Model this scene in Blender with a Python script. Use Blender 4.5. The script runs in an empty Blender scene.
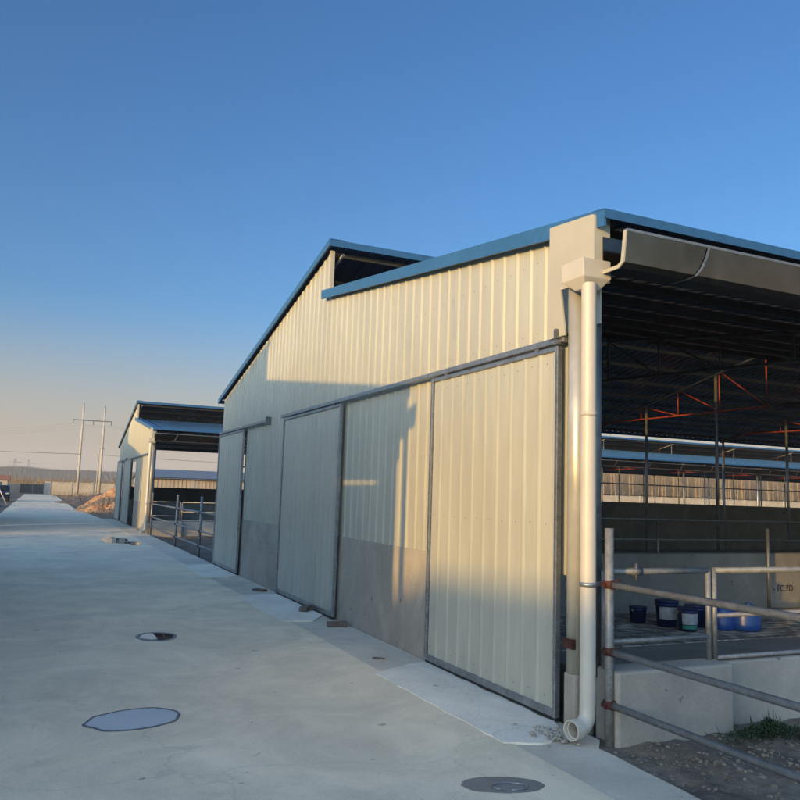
import bpy, bmesh, math, random
from mathutils import Vector, Matrix, noise
R_ = math.radians
random.seed(7)
S = bpy.context.scene
C = S.collection

# ------------------------------------------------------------------ camera
SKY_FAR, SKY_SUNWARD = .76, 2.35
SUN_AZ, SUN_EL = 29.5, 7.6          # light travels towards +X turned SUN_AZ towards +Y
cam = bpy.data.cameras.new('camera')
cam.sensor_width = 36; cam.lens = 787.4 / 800 * 36
cam.clip_start = .05; cam.clip_end = 6000
co = bpy.data.objects.new('camera', cam); C.objects.link(co)
CAM = Vector((-3.6156, 0, 1.6))
pit, yaw, rol = .120636, .425277, .032368
F = Vector((math.sin(yaw) * math.cos(pit), math.cos(yaw) * math.cos(pit), math.sin(pit)))
Rt = Vector((math.cos(yaw), -math.sin(yaw), 0)); U = Rt.cross(F)
R2 = Rt * math.cos(rol) + U * math.sin(rol); U2 = U * math.cos(rol) - Rt * math.sin(rol)
m = Matrix((R2, U2, -F)).transposed().to_4x4(); m.translation = CAM
co.matrix_world = m
S.camera = co

# ------------------------------------------------------------------ world, sun, exposure
w = bpy.data.worlds.new('World'); S.world = w; w.use_nodes = True
nt = w.node_tree; bg = nt.nodes['Background']
sk = nt.nodes.new('ShaderNodeTexSky'); sk.sky_type = 'NISHITA'; sk.sun_disc = False
sk.sun_elevation = R_(SUN_EL); sk.sun_rotation = R_(SUN_AZ + 180 + 0)   # set below
sx, sy = -math.cos(R_(SUN_AZ)), -math.sin(R_(SUN_AZ))
sk.sun_rotation = math.atan2(sx, sy)
sk.altitude = 50; sk.air_density = 1.1; sk.dust_density = 1.5; sk.ozone_density = 3.0
# evening colour of the air: a rose-grey belt low over the horizon, deeper blue above
hs = nt.nodes.new('ShaderNodeHueSaturation'); hs.inputs['Saturation'].default_value = 1.07; hs.inputs['Value'].default_value = 1
wb = nt.nodes.new('ShaderNodeMix'); wb.data_type = 'RGBA'; wb.blend_type = 'MULTIPLY'; wb.inputs[0].default_value = 1; wb.inputs[7].default_value = (.84, 1.0, 1.25, 1)
nt.links.new(sk.outputs[0], wb.inputs[6]); nt.links.new(wb.outputs[2], hs.inputs['Color'])
wt = nt.nodes.new('ShaderNodeTexCoord'); sp_ = nt.nodes.new('ShaderNodeSeparateXYZ'); nt.links.new(wt.outputs['Generated'], sp_.inputs[0])
rp = nt.nodes.new('ShaderNodeValToRGB'); rp.color_ramp.interpolation = 'EASE'
rp.color_ramp.elements[0].position = .0; rp.color_ramp.elements[0].color = (1, 1, 1, 1)
rp.color_ramp.elements[1].position = .235; rp.color_ramp.elements[1].color = (0, 0, 0, 1)
nt.links.new(sp_.outputs[2], rp.inputs[0])
mxw = nt.nodes.new('ShaderNodeMix'); mxw.data_type = 'RGBA'
nt.links.new(rp.outputs[0], mxw.inputs[0]); nt.links.new(hs.outputs[0], mxw.inputs[6]); mxw.inputs[7].default_value = (2.85, 2.38, 1.98, 1)
# the half of the sky around the low sun is boosted to fill the shade
dt = nt.nodes.new('ShaderNodeVectorMath'); dt.operation = 'DOT_PRODUCT'; dt.inputs[1].default_value = (sx, sy, 0)
nt.links.new(wt.outputs['Generated'], dt.inputs[0])
mk = nt.nodes.new('ShaderNodeMapRange'); mk.interpolation_type = 'SMOOTHSTEP'
mk.inputs[1].default_value = -.38; mk.inputs[2].default_value = .15
nt.links.new(dt.outputs['Value'], mk.inputs[0])
gm = nt.nodes.new('ShaderNodeVectorMath'); gm.operation = 'SCALE'; gm.inputs['Scale'].default_value = SKY_FAR
nt.links.new(mxw.outputs[2], gm.inputs[0])
gs = nt.nodes.new('ShaderNodeVectorMath'); gs.operation = 'SCALE'; gs.inputs['Scale'].default_value = SKY_SUNWARD
wb2 = nt.nodes.new('ShaderNodeMix'); wb2.data_type = 'RGBA'; wb2.blend_type = 'MULTIPLY'; wb2.inputs[0].default_value = 1; wb2.inputs[7].default_value = (.90, .98, 1.05, 1)
nt.links.new(sk.outputs[0], wb2.inputs[6]); nt.links.new(wb2.outputs[2], gs.inputs[0])
mf = nt.nodes.new('ShaderNodeMix'); mf.data_type = 'RGBA'
nt.links.new(mk.outputs[0], mf.inputs[0]); nt.links.new(gm.outputs[0], mf.inputs[6]); nt.links.new(gs.outputs[0], mf.inputs[7])
nt.links.new(mf.outputs[2], bg.inputs[0]); bg.inputs[1].default_value = .15
sl = bpy.data.lights.new('sun', 'SUN'); sl.energy = 2.8; sl.angle = R_(.6); sl.color = (1, .60, .15)
so = bpy.data.objects.new('sun', sl); C.objects.link(so)
d = Vector((math.cos(R_(SUN_EL)) * -sx, math.cos(R_(SUN_EL)) * -sy, -math.sin(R_(SUN_EL))))
so.rotation_euler = d.to_track_quat('-Z', 'Y').to_euler()
S.view_settings.view_transform = 'Standard'; S.view_settings.look = 'None'
S.view_settings.gamma = 1; S.view_settings.use_curve_mapping = False
S.view_settings.exposure = .75

# ------------------------------------------------------------------ materials
def mat(name, col, rough=.7, metal=0, var=.12, scale=3, bump=0, bscale=60, col2=None, spec=.5, scale2=None, stretch=None):
    M = bpy.data.materials.new(name); M.use_nodes = True
    n = M.node_tree; b = n.nodes['Principled BSDF']
    tc = n.nodes.new('ShaderNodeTexCoord'); mp = n.nodes.new('ShaderNodeMapping')
    if stretch: mp.inputs['Scale'].default_value = stretch
    n.links.new(tc.outputs['Object'], mp.inputs[0])
    nz = n.nodes.new('ShaderNodeTexNoise'); nz.inputs['Scale'].default_value = scale; nz.inputs['Detail'].default_value = 7
    nz.inputs['Roughness'].default_value = .62
    n.links.new(mp.outputs[0], nz.inputs[0])
    cr = n.nodes.new('ShaderNodeValToRGB')
    c2 = col2 or tuple(min(1, c * (1 + var)) for c in col)
    c1 = tuple(c * (1 - var) for c in col) if col2 is None else col
    cr.color_ramp.elements[0].position = .32; cr.color_ramp.elements[1].position = .68
    cr.color_ramp.elements[0].color = (*c1, 1); cr.color_ramp.elements[1].color = (*c2, 1)
    n.links.new(nz.outputs[0], cr.inputs[0])
    last = cr.outputs[0]
    if scale2:
        n2 = n.nodes.new('ShaderNodeTexNoise'); n2.inputs['Scale'].default_value = scale2; n2.inputs['Detail'].default_value = 6
        n.links.new(mp.outputs[0], n2.inputs[0])
        mr = n.nodes.new('ShaderNodeMapRange'); mr.inputs[1].default_value = .3; mr.inputs[2].default_value = .7
        mr.inputs[3].default_value = 1 - var; mr.inputs[4].default_value = 1 + var * .6
        n.links.new(n2.outputs[0], mr.inputs[0])
        mx = n.nodes.new('ShaderNodeVectorMath'); mx.operation = 'SCALE'
        n.links.new(last, mx.inputs[0]); n.links.new(mr.outputs[0], mx.inputs['Scale'])
        last = mx.outputs[0]
    n.links.new(last, b.inputs['Base Color'])
    b.inputs['Roughness'].default_value = rough; b.inputs['Metallic'].default_value = metal
    b.inputs['Specular IOR Level'].default_value = spec
    rr = n.nodes.new('ShaderNodeMapRange'); rr.inputs[3].default_value = max(.02, rough - .1); rr.inputs[4].default_value = min(1, rough + .1)
    n.links.new(nz.outputs[0], rr.inputs[0]); n.links.new(rr.outputs[0], b.inputs['Roughness'])
    if bump:
        bn = n.nodes.new('ShaderNodeTexNoise'); bn.inputs['Scale'].default_value = bscale; bn.inputs['Detail'].default_value = 5
        n.links.new(mp.outputs[0], bn.inputs[0])
        bu = n.nodes.new('ShaderNodeBump'); bu.inputs['Strength'].default_value = bump; bu.inputs['Distance'].default_value = .02
        n.links.new(bn.outputs[0], bu.inputs['Height']); n.links.new(bu.outputs[0], b.inputs['Normal'])
    return M

def concrete(name, ca, cb, cc, rough=.75, big=.3, bump=.12, marks=.5, crack=True):
    """poured concrete: broad tone drift, mottling, fine grain, dark spots and hairline cracks"""
    M = bpy.data.materials.new(name); M.use_nodes = True
    n = M.node_tree; b = n.nodes['Principled BSDF']; L = n.links.new; b.inputs['Specular IOR Level'].default_value = .3
    tc = n.nodes.new('ShaderNodeTexCoord')
    def nz(s, det=6, ro=.6, dist=0):
        x = n.nodes.new('ShaderNodeTexNoise'); x.inputs['Scale'].default_value = s; x.inputs['Detail'].default_value = det
        x.inputs['Roughness'].default_value = ro; x.inputs['Distortion'].default_value = dist
        L(tc.outputs['Object'], x.inputs[0]); return x.outputs[0]
    def ramp(v, a, bb, p0=.35, p1=.65):
        r = n.nodes.new('ShaderNodeValToRGB'); r.color_ramp.elements[0].position = p0; r.color_ramp.elements[1].position = p1
        r.color_ramp.elements[0].color = (*a, 1); r.color_ramp.elements[1].color = (*bb, 1); L(v, r.inputs[0]); return r.outputs[0]
    def mix(fac, a, bb, mode='MIX'):
        x = n.nodes.new('ShaderNodeMix'); x.data_type = 'RGBA'; x.blend_type = mode
        if isinstance(fac, float): x.inputs[0].default_value = fac
        else: L(fac, x.inputs[0])
        L(a, x.inputs[6]); L(bb, x.inputs[7]); return x.outputs[2]
    base = ramp(nz(big, 4, .5, .6), ca, cb)
    mott = ramp(nz(1.7, 8, .7, .3), (.86,) * 3, (1.08,) * 3, .3, .7)
    fine = ramp(nz(55, 4, .7), (.86,) * 3, (1.1,) * 3, .3, .7)
    x = mix(1.0, base, mott, 'MULTIPLY'); x = mix(1.0, x, fine, 'MULTIPLY')
    # worn lighter and damp darker patches with a shape of their own
    x = mix(marks, x, ramp(nz(.8, 9, .72, 1.2), cc, tuple(c * 1.9 for c in cc), .42, .62), 'MIX') if marks else x
    sp = ramp(nz(9, 3, .5), (.55,) * 3, (1,) * 3, .27, .31)
    x = mix(1.0, x, sp, 'MULTIPLY')
    if crack:
        vo = n.nodes.new('ShaderNodeTexVoronoi'); vo.feature = 'DISTANCE_TO_EDGE'; vo.inputs['Scale'].default_value = .33
        ad = n.nodes.new('ShaderNodeVectorMath'); ad.operation = 'ADD'
        dn = n.nodes.new('ShaderNodeTexNoise'); dn.inputs['Scale'].default_value = 1.3; dn.inputs['Detail'].default_value = 8
        L(tc.outputs['Object'], dn.inputs[0]); L(tc.outputs['Object'], ad.inputs[0]); L(dn.outputs['Color'], ad.inputs[1]); L(ad.outputs[0], vo.inputs[0])
        x = mix(1.0, x, ramp(vo.outputs[0], (.86,) * 3, (1,) * 3, .0003, .0025), 'MULTIPLY')
    L(x, b.inputs['Base Color'])
    rr = n.nodes.new('ShaderNodeMapRange'); rr.inputs[3].default_value = rough - .15; rr.inputs[4].default_value = rough + .12
    L(nz(.6, 6, .6), rr.inputs[0]); L(rr.outputs[0], b.inputs['Roughness'])
    bu = n.nodes.new('ShaderNodeBump'); bu.inputs['Strength'].default_value = bump; bu.inputs['Distance'].default_value = .01
    L(nz(38, 6, .7), bu.inputs['Height']); L(bu.outputs[0], b.inputs['Normal'])
    return M

M = {}
M['road'] = concrete('road_concrete', (.70, .61, .465), (.82, .70, .50), (.54, .43, .29), .72, .17, .10, .32)
M['apron'] = concrete('apron_concrete', (.54, .48, .385), (.65, .57, .445), (.44, .375, .285), .75, .6, .15, .3)
M['patch'] = concrete('patch_concrete', (.74, .67, .555), (.83, .76, .64), (.54, .47, .37), .85, .9, .2, .18)
M['wallcon'] = concrete('wall_render', (.35, .32, .27), (.44, .40, .335), (.24, .21, .175), .85, .7, .25, .45, False)
M['block'] = concrete('curb_concrete', (.36, .335, .295), (.46, .42, .365), (.19, .165, .135), .85, .9, .3, .4, False)
M['shadewall'] = concrete('shaded_render', (.12, .115, .105), (.17, .16, .145), (.085, .08, .07), .85, .5, .25, .5, False)  # back wall: interior shade is put into this darker tone
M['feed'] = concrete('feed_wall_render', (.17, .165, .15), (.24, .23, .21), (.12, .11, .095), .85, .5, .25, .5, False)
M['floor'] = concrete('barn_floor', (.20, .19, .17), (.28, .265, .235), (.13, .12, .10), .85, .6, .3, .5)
M['sheet'] = mat('cream_sheet', (.41, .395, .325), .30, 0, .07, 1.2, .07, 5, spec=.5, scale2=9, stretch=(1, 1, .15))
M['door'] = mat('door_sheet', (.41, .40, .335), .30, 0, .07, 1.4, .07, 4, spec=.5, scale2=11, stretch=(1, 1, .15))
M['plate'] = mat('corner_flashing', (.42, .39, .31), .4, 0, .06, 2.2, .08, 6)
M['galv'] = mat('galvanised_steel', (.30, .31, .32), .42, .75, .22, 9, .05, 30, scale2=45)
M['newgalv'] = mat('bright_galvanised_tube', (.47, .44, .37), .32, .35, .1, 5, .03, 20)
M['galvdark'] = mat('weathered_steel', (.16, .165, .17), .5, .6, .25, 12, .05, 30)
M['stainless'] = mat('stainless_gutter', (.125, .112, .10), .13, .95, .35, 2.0, .16, 4)
M['purlin'] = mat('purlin_steel', (.045, .045, .045), .7, .2, .3, 8)
M['rail'] = mat('galvanised_pipe', (.24, .24, .235), .5, .35, .2, 14, .03, 40, scale2=50)
M['blue'] = mat('blue_steel', (.03, .115, .26), .42, .1, .12, 1.5, .03, 20, scale2=14)
M['roofsheet'] = mat('blue_roof_sheet', (.035, .09, .17), .24, .1, .15, 1.1, .04, 20, scale2=10)
M['red'] = mat('red_primer', (.24, .034, .02), .6, .1, .25, 8)
M['clamp'] = mat('rusty_clamp', (.075, .024, .017), .75, .3, .5, 30)
M['pvc'] = mat('white_pvc', (.51, .465, .395), .35, 0, .05, 4)
M['dirt'] = mat('soil', (.085, .062, .045), .95, 0, .3, .7, .9, 9, col2=(.19, .15, .115), scale2=6)
M['drysoil'] = mat('dry_soil', (.10, .078, .055), .95, 0, .3, 1.6, .9, 14, col2=(.22, .18, .135), scale2=12)
M['fieldsoil'] = mat('orange_brown_soil', (.13, .078, .045), .95, 0, .3, .7, .9, 5, col2=(.30, .18, .10), scale2=3)
M['mound'] = mat('excavated_soil', (.33, .17, .08), .95, 0, .2, 1.5, .9, 9, col2=(.52, .30, .15), scale2=7)
M['brick'] = mat('old_brick', (.15, .11, .09), .9, 0, .3, 18, .5, 60)
M['gravel'] = mat('pebbles', (.10, .08, .062), .9, 0, .4, 9, .4, 40, col2=(.27, .23, .18))
M['bluepl'] = mat('blue_plastic', (.008, .05, .22), .35, 0, .15, 8)
M['navypl'] = mat('navy_pail', (.010, .020, .075), .4, 0, .2, 8)
M['label'] = mat('pail_label', (.30, .31, .34), .5, 0, .25, 22)
M['green'] = mat('pail_green', (.02, .16, .12), .5, 0, .1, 8)
M['screw'] = mat('screw_head', (.10, .095, .085), .6, .3, .2, 30)
M['black'] = mat('black_paint', (.015, .015, .015), .7)
M['leaf'] = mat('weed_leaf', (.018, .036, .012), .7, 0, .4, 20)
M['bark'] = mat('bare_twigs', (.20, .15, .095), .9, 0, .3, .3, col2=(.34, .26, .17))
M['reed'] = mat('dry_reeds', (.17, .12, .07), .95, 0, .25, .4, col2=(.27, .20, .12))
M['pine'] = mat('far_treeline', (.085, .088, .092), .95, 0, .3, .05, col2=(.115, .112, .11))  # blue-grey of distant haze is mixed into the tree colour
M['perim'] = mat('perimeter_wall', (.46, .39, .30), .9, 0, .15, .8, .2, 10, scale2=4)
M['polecon'] = mat('pole_concrete', (.40, .37, .33), .85, 0, .12, 2)
M['shedwall'] = mat('shed_sheet', (.40, .33, .26), .6, 0, .12, .5, stretch=(3, 3, .4))
M['shedroof'] = mat('shed_roof', (.17, .19, .21), .5, 0, .1, .4)
M['gate'] = mat('dark_gate', (.035, .05, .05), .6, .2, .2, 2)
M['carpaint'] = mat('car_paint', (.012, .018, .05), .25, .3, .05, 2)
M['glassdark'] = mat('car_glass', (.01, .012, .015), .08)
M['rubber'] = mat('rubber', (.02, .02, .02), .85)
M['tiles'] = mat('orange_tiles', (.32, .12, .06), .8, 0, .2, 4)
M['hutwall'] = mat('hut_wall', (.42, .36, .33), .85, 0, .1, 2)
M['lamp'] = mat('lamp_glass', (.4, .4, .38), .3)

mw = bpy.data.materials.new('standing_water'); mw.use_nodes = True
b = mw.node_tree.nodes['Principled BSDF']; b.inputs['Base Color'].default_value = (.02, .022, .024, 1); b.inputs['Roughness'].default_value = .03
b.inputs['Specular IOR Level'].default_value = .9
M['water'] = mw
M['wetcover'] = mat('wet_manhole_cover', (.46, .46, .45), .38, .05, .08, 3, .05, 8)
M['stain'] = mat('damp_patch', (.17, .17, .165), .5, 0, .12, 5, .1, 30)
# brick-paved floor of the pen
mb_ = bpy.data.materials.new('brick_floor'); mb_.use_nodes = True
n = mb_.node_tree; b = n.nodes['Principled BSDF']; tc = n.nodes.new('ShaderNodeTexCoord')
br = n.nodes.new('ShaderNodeTexBrick'); br.inputs['Scale'].default_value = 1; br.inputs['Brick Width'].default_value = .24
br.inputs['Row Height'].default_value = .12; br.inputs['Mortar Size'].default_value = .012
br.inputs['Color1'].default_value = (.22, .20, .17, 1); br.inputs['Color2'].default_value = (.44, .39, .32, 1); br.inputs['Mortar'].default_value = (.11, .10, .085, 1)
nz = n.nodes.new('ShaderNodeTexNoise'); nz.inputs['Scale'].default_value = 7; nz.inputs['Detail'].default_value = 8
mx = n.nodes.new('ShaderNodeMix'); mx.data_type = 'RGBA'; mx.blend_type = 'MULTIPLY'; mx.inputs[0].default_value = .8
cr = n.nodes.new('ShaderNodeValToRGB'); cr.color_ramp.elements[0].position = .38; cr.color_ramp.elements[1].position = .6
cr.color_ramp.elements[0].color = (.3, .3, .3, 1); cr.color_ramp.elements[1].color = (1.5, 1.45, 1.4, 1)
n.links.new(tc.outputs['Object'], br.inputs[0]); n.links.new(tc.outputs['Object'], nz.inputs[0]); n.links.new(nz.outputs[0], cr.inputs[0])
n.links.new(br.outputs[0], mx.inputs[6]); n.links.new(cr.outputs[0], mx.inputs[7]); n.links.new(mx.outputs[2], b.inputs['Base Color'])
bu = n.nodes.new('ShaderNodeBump'); bu.inputs['Distance'].default_value = .02; n.links.new(nz.outputs[0], bu.inputs['Height']); n.links.new(bu.outputs[0], b.inputs['Normal'])
b.inputs['Roughness'].default_value = .8
M['brickfloor'] = mb_

# ------------------------------------------------------------------ mesh helpers
class MB:
    def __init__(s): s.v = []; s.f = []; s.smooth = set(); s.alt = []
    def face(s, pts, smooth=False):
        i = len(s.v); s.v += [tuple(p) for p in pts]
        if smooth: s.smooth.add(len(s.f))
        s.f.append(tuple(range(i, i + len(pts)))); return s
    def box(s, x0, x1, y0, y1, z0, z1):
        i = len(s.v)
        s.v += [(x, y, z) for z in (z0, z1) for x, y in ((x0, y0), (x1, y0), (x1, y1), (x0, y1))]
        for q in ((3, 2, 1, 0), (4, 5, 6, 7), (0, 1, 5, 4), (1, 2, 6, 5), (2, 3, 7, 6), (3, 0, 4, 7)): s.f.append(tuple(i + k for k in q))
        return s
    def prism(s, poly, axis, a, b):
        """extrude a 2-D polygon along axis; poly in the two remaining coordinates in x,y,z order"""
        def P(u, v, t): return {'x': (t, u, v), 'y': (u, t, v), 'z': (u, v, t)}[axis]
        n = len(poly); i = len(s.v)
        s.v += [P(u, v, a) for u, v in poly] + [P(u, v, b) for u, v in poly]
        s.f.append(tuple(i + k for k in range(n))[::-1]); s.f.append(tuple(i + n + k for k in range(n)))
        for k in range(n): k2 = (k + 1) % n; s.f.append((i + k, i + k2, i + n + k2, i + n + k))
        return s
    def tube(s, pts, r, n=10, caps=True, r2=None):
        pts = [Vector(p) for p in pts]; rings = []
        rs = r if isinstance(r, (list, tuple)) else [r] * len(pts)
        if r2 is not None: rs = [r + (r2 - r) * k / (len(pts) - 1) for k in range(len(pts))]
        up = None
        for k, p in enumerate(pts):
            t = ((pts[k] - pts[k - 1]).normalized() if k else Vector()) + ((pts[k + 1] - pts[k]).normalized() if k < len(pts) - 1 else Vector())
            t.normalize()
            if up is None: up = Vector((0, 0, 1)) if abs(t.z) < .9 else Vector((1, 0, 0))
            a = t.cross(up).normalized(); bb = a.cross(t).normalized(); up = bb
            i = len(s.v); rings.append(i)
            s.v += [tuple(p + (a * math.cos(2 * math.pi * j / n) + bb * math.sin(2 * math.pi * j / n)) * rs[k]) for j in range(n)]
        for q in range(len(rings) - 1):
            for j in range(n):
                s.smooth.add(len(s.f)); j2 = (j + 1) % n
                s.f.append((rings[q] + j, rings[q] + j2, rings[q + 1] + j2, rings[q + 1] + j))
        if caps:
            s.f.append(tuple(rings[0] + j for j in range(n))[::-1]); s.f.append(tuple(rings[-1] + j for j in range(n)))
        return s
    def lathe(s, prof, cx=0, cy=0, n=28):
        rings = []
        for r, z in prof:
            i = len(s.v); rings.append(i)
            s.v += [(cx + r * math.cos(2 * math.pi * j / n), cy + r * math.sin(2 * math.pi * j / n), z) for j in range(n)]
        for q in range(len(rings) - 1):
            for j in range(n):
                s.smooth.add(len(s.f)); j2 = (j + 1) % n
                s.f.append((rings[q] + j, rings[q] + j2, rings[q + 1] + j2, rings[q + 1] + j))
        s.f.append(tuple(rings[0] + j for j in range(n))[::-1]); s.f.append(tuple(rings[-1] + j for j in range(n)))
        return s
    def build(s, name, material, parent=None, bevel=0, loc=None):
        me = bpy.data.meshes.new(name); me.from_pydata(s.v, [], s.f)
        for k, p in enumerate(me.polygons): p.use_smooth = k in s.smooth
        bm = bmesh.new(); bm.from_mesh(me); bmesh.ops.recalc_face_normals(bm, faces=bm.faces); bm.to_mesh(me); bm.free()
        me.materials.append(material); o = bpy.data.objects.new(name, me); C.objects.link(o)
        if s.alt:
            me.materials.append(M['screw'])
            for p in me.polygons:
                if s.alt[0] <= p.index < s.alt[1]: p.material_index = 1
        if parent: o.parent = parent
        if loc: o.location = loc
        if bevel:
            bv = o.modifiers.new('bevel', 'BEVEL'); bv.width = bevel; bv.segments = 2; bv.limit_method = 'ANGLE'
        return o

def tag(o, label=None, cat=None, group=None, kind=None):
    if label: o['label'] = label
    if cat: o['category'] = cat
    if group: o['group'] = group
    if kind: o['kind'] = kind
    return o
def empty(name, loc=(0, 0, 0), rz=0):
    o = bpy.data.objects.new(name, None); o.empty_display_size = .2; C.objects.link(o); o.location = loc; o.rotation_euler.z = rz; return o
def copy_tree(o, parent=None):
    c = o.copy(); C.objects.link(c); c.parent = parent
    for ch in list(o.children): copy_tree(ch, c)
    return c

# ------------------------------------------------------------------ ground and road
def sheet_grid(name, x0, x1, y0, y1, nx, ny, zf, material, kind='structure'):
    g = MB()
    for j in range(ny + 1):
        for i in range(nx + 1):
            x = x0 + (x1 - x0) * i / nx; y = y0 + (y1 - y0) * j / ny
            g.v.append((x, y, zf(x, y)))
    for j in range(ny):
        for i in range(nx):
            a = j * (nx + 1) + i; g.smooth.add(len(g.f)); g.f.append((a, a + 1, a + nx + 2, a + nx + 1))
    return tag(g.build(name, material), kind=kind)

tag(MB().box(-890, 890, -390, 990, -1, -.14).build('ground', M['dirt']), kind='structure')

# road slab with slightly ragged right-hand joint
rd = MB()
ys = [-40 + k * .4 for k in range(0, 436)]
def rx(y):
    base = -.63 if y < 41 else -.63 - (min(y, 60) - 41) * .03
    return base + .02 * noise.noise(Vector((0, y * .7, 3))) + .008 * noise.noise(Vector((5, y * 4, 3)))
def lx(y): return -5.3 + (.06 * noise.noise(Vector((9, y * .4, 1))))
rd.v = []
for y in ys:
    rd.v += [(lx(y), y, -.2), (lx(y), y, 0), (rx(y), y, 0), (rx(y), y, -.2)]
for k in range(len(ys) - 1):
    a = k * 4
    for q in (0, 1, 2): rd.f.append((a + q, a + q + 1, a + q + 5, a + q + 4))
tag(rd.build('road', M['road']), kind='structure')

def strip(name, y0, y1, xr, material, z=-.006, step=.15, kind='structure'):
    a = MB(); y = y0; yy = []
    while y < y1: yy.append(y); y += step
    yy.append(y1)
    for y in yy: a.v += [(rx(y) + .0, y, -.2), (rx(y) + .0, y, z - .001), (xr(y), y, z), (xr(y), y, -.25)]
    for k in range(len(yy) - 1):
        for q in (0, 1, 2): i = k * 4 + q; a.f.append((i, i + 1, i + 5, i + 4))
    a.f.append((3, 2, 1, 0)); i = 4 * (len(yy) - 1); a.f.append((i, i + 1, i + 2, i + 3))
    return tag(a.build(name, material), kind=kind)
def axr(y):
    e = .03 * noise.noise(Vector((2, y * 1.5, 0))) + .012 * noise.noise(Vector((2, y * 7, 0)))
    if y < 4.4: return -.12 - .08 * max(0, min(1, (4.4 - y) / 1.5)) + e
    if y < 17.5: return -.005
    if y < 28.7: return -.02 + e
    if y < 41.8: return .0
    return -.25 + e
strip('pavement', -30, 41.9, axr, M['apron'])

def slab(name, pts, material, z0=-.05, z1=.007, jitter=.03, seed=0):
    """thin poured slab with an uneven outline"""
    out = []; rnd = random.Random(seed)
    n = len(pts)
    for k in range(n):
        a = Vector(pts[k]); b_ = Vector(pts[(k + 1) % n]); L = (b_ - a).length; m_ = max(2, int(L / .08))
        nn = Vector((-(b_ - a).y, (b_ - a).x)).normalized()
        for j in range(m_):
            t = j / m_; p = a.lerp(b_, t)
            p = p + nn * (jitter * noise.noise(Vector((p.x * 4, p.y * 4, seed))) + .3 * jitter * rnd.uniform(-1, 1)) * (0 if k == 0 and False else 1)
            out.append((p.x, p.y))
    return tag(MB().prism(out, 'z', z0, z1).build(name, material), kind='structure')
slab('door_ramp', [(-.06, 7.05), (-.30, 7.0), (-.72, 6.72), (-.70, 5.6), (-.69, 4.62), (-.45, 4.55), (-.20, 4.62), (-.06, 4.95)], M['patch'], seed=3)
slab('door_ramp', [(-.06, 12.3), (-.69, 12.2), (-.74, 11.0), (-.71, 9.72), (-.35, 9.66), (-.06, 10.1)], M['patch'], seed=5)
slab('door_ramp', [(-.06, 17.3), (-.70, 17.1), (-.72, 14.9), (-.3, 14.75), (-.06, 15.0)], M['patch'], seed=8)

# earth in the gap beside the nearest barn
def gapz(x, y):
    z = -.075 + .03 * noise.noise(Vector((x * 1.1, y * 1.1, 2))) + .022 * noise.noise(Vector((x * 5, y * 5, 7))) + .012 * noise.noise(Vector((x * 14, y * 14, 4)))
    z += .05 * max(0, min(1, (y - 3.0) / 1.3)) + .03 * max(0, 1 - abs(y - 3.7) / .5) * max(0, noise.noise(Vector((x * 1.4, 0, 3))) + .3)
    return z
sheet_grid('earth_strip', -.45, 12, -4, 4.62, 250, 170, gapz, M['drysoil'])
sheet_grid('earth_yard', -.35, 60, 17.3, 28.85, 160, 60, lambda x, y: -.07 + .05 * noise.noise(Vector((x * .6, y * .6, 2))), M['dirt'])
def fieldz(x, y):
    t = min(1, max(0, (y - 42) / 4)) * min(1, max(0, (130 - y) / 6))
    side = min(1, max(0, (x + 1.0) / 1.5)) if x > -3 else min(1, max(0, (-5.6 - x) / 1.5))
    return -.09 + t * side * (.10 + .28 * noise.noise(Vector((x * .22, y * .12, 6))) + .12 * noise.noise(Vector((x * .9, y * .6, 1))))
sheet_grid('earth_field', -1.6, 40, 41.7, 134, 110, 160, fieldz, M['fieldsoil'])
sheet_grid('earth_verge', -30, -5.2, 41.7, 134, 60, 160, fieldz, M['dirt'])

# loose pebbles near the block
st = MB(); rnd = random.Random(4)
def pebble(mbx, x, y, z, r, rnd):
    bm = bmesh.new(); bmesh.ops.create_icosphere(bm, subdivisions=1, radius=r)
    sc = (rnd.uniform(.7, 1.3), rnd.uniform(.7, 1.3), rnd.uniform(.45, .8)); i = len(mbx.v); ro = Matrix.Rotation(rnd.uniform(0, 6), 3, 'Z')
    for v in bm.verts:
        p = ro @ Vector((v.co.x * sc[0], v.co.y * sc[1], v.co.z * sc[2])) * rnd.uniform(.85, 1.15); mbx.v.append((x + p.x, y + p.y, z + p.z))
    for f in bm.faces: mbx.f.append(tuple(i + v.index for v in f.verts))
    bm.free()
for k in range(2600):
    x = rnd.uniform(-.1, 3.2) if rnd.random() < .8 else rnd.uniform(0, 6); y = 4.35 - abs(rnd.gauss(0, .7))
    if y < 1.0: continue
    if x < -.05 and y > 3: continue
    pebble(st, x, y, gapz(x, y) + .003, rnd.choice((.003, .003, .004, .005, .006, .008, .008, .011, .016)) * rnd.uniform(.7, 1.3), rnd)
tag(st.build('gravel', M['gravel']), 'small pebbles and grit scattered on the bare earth', 'gravel', kind='stuff')

# ------------------------------------------------------------------ barn
LX, BAY, NB = 58.8, 4.9, 12
YR, YD = 6.05, 12.9                    # monitor step, far end of gable (local y)
ZE, ZT, ZR, ZF = 3.66, 4.46, 5.12, 3.60
def zn(y): return ZE + (ZT - ZE) * y / YR
def zfar(y): return ZR + (ZF - ZR) * (y - YR) / (YD - YR)
OPEN = [(.55, 2.42, 2.68), (5.3, 7.75, 2.68), (10.7, 12.75, 2.68)]

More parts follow.
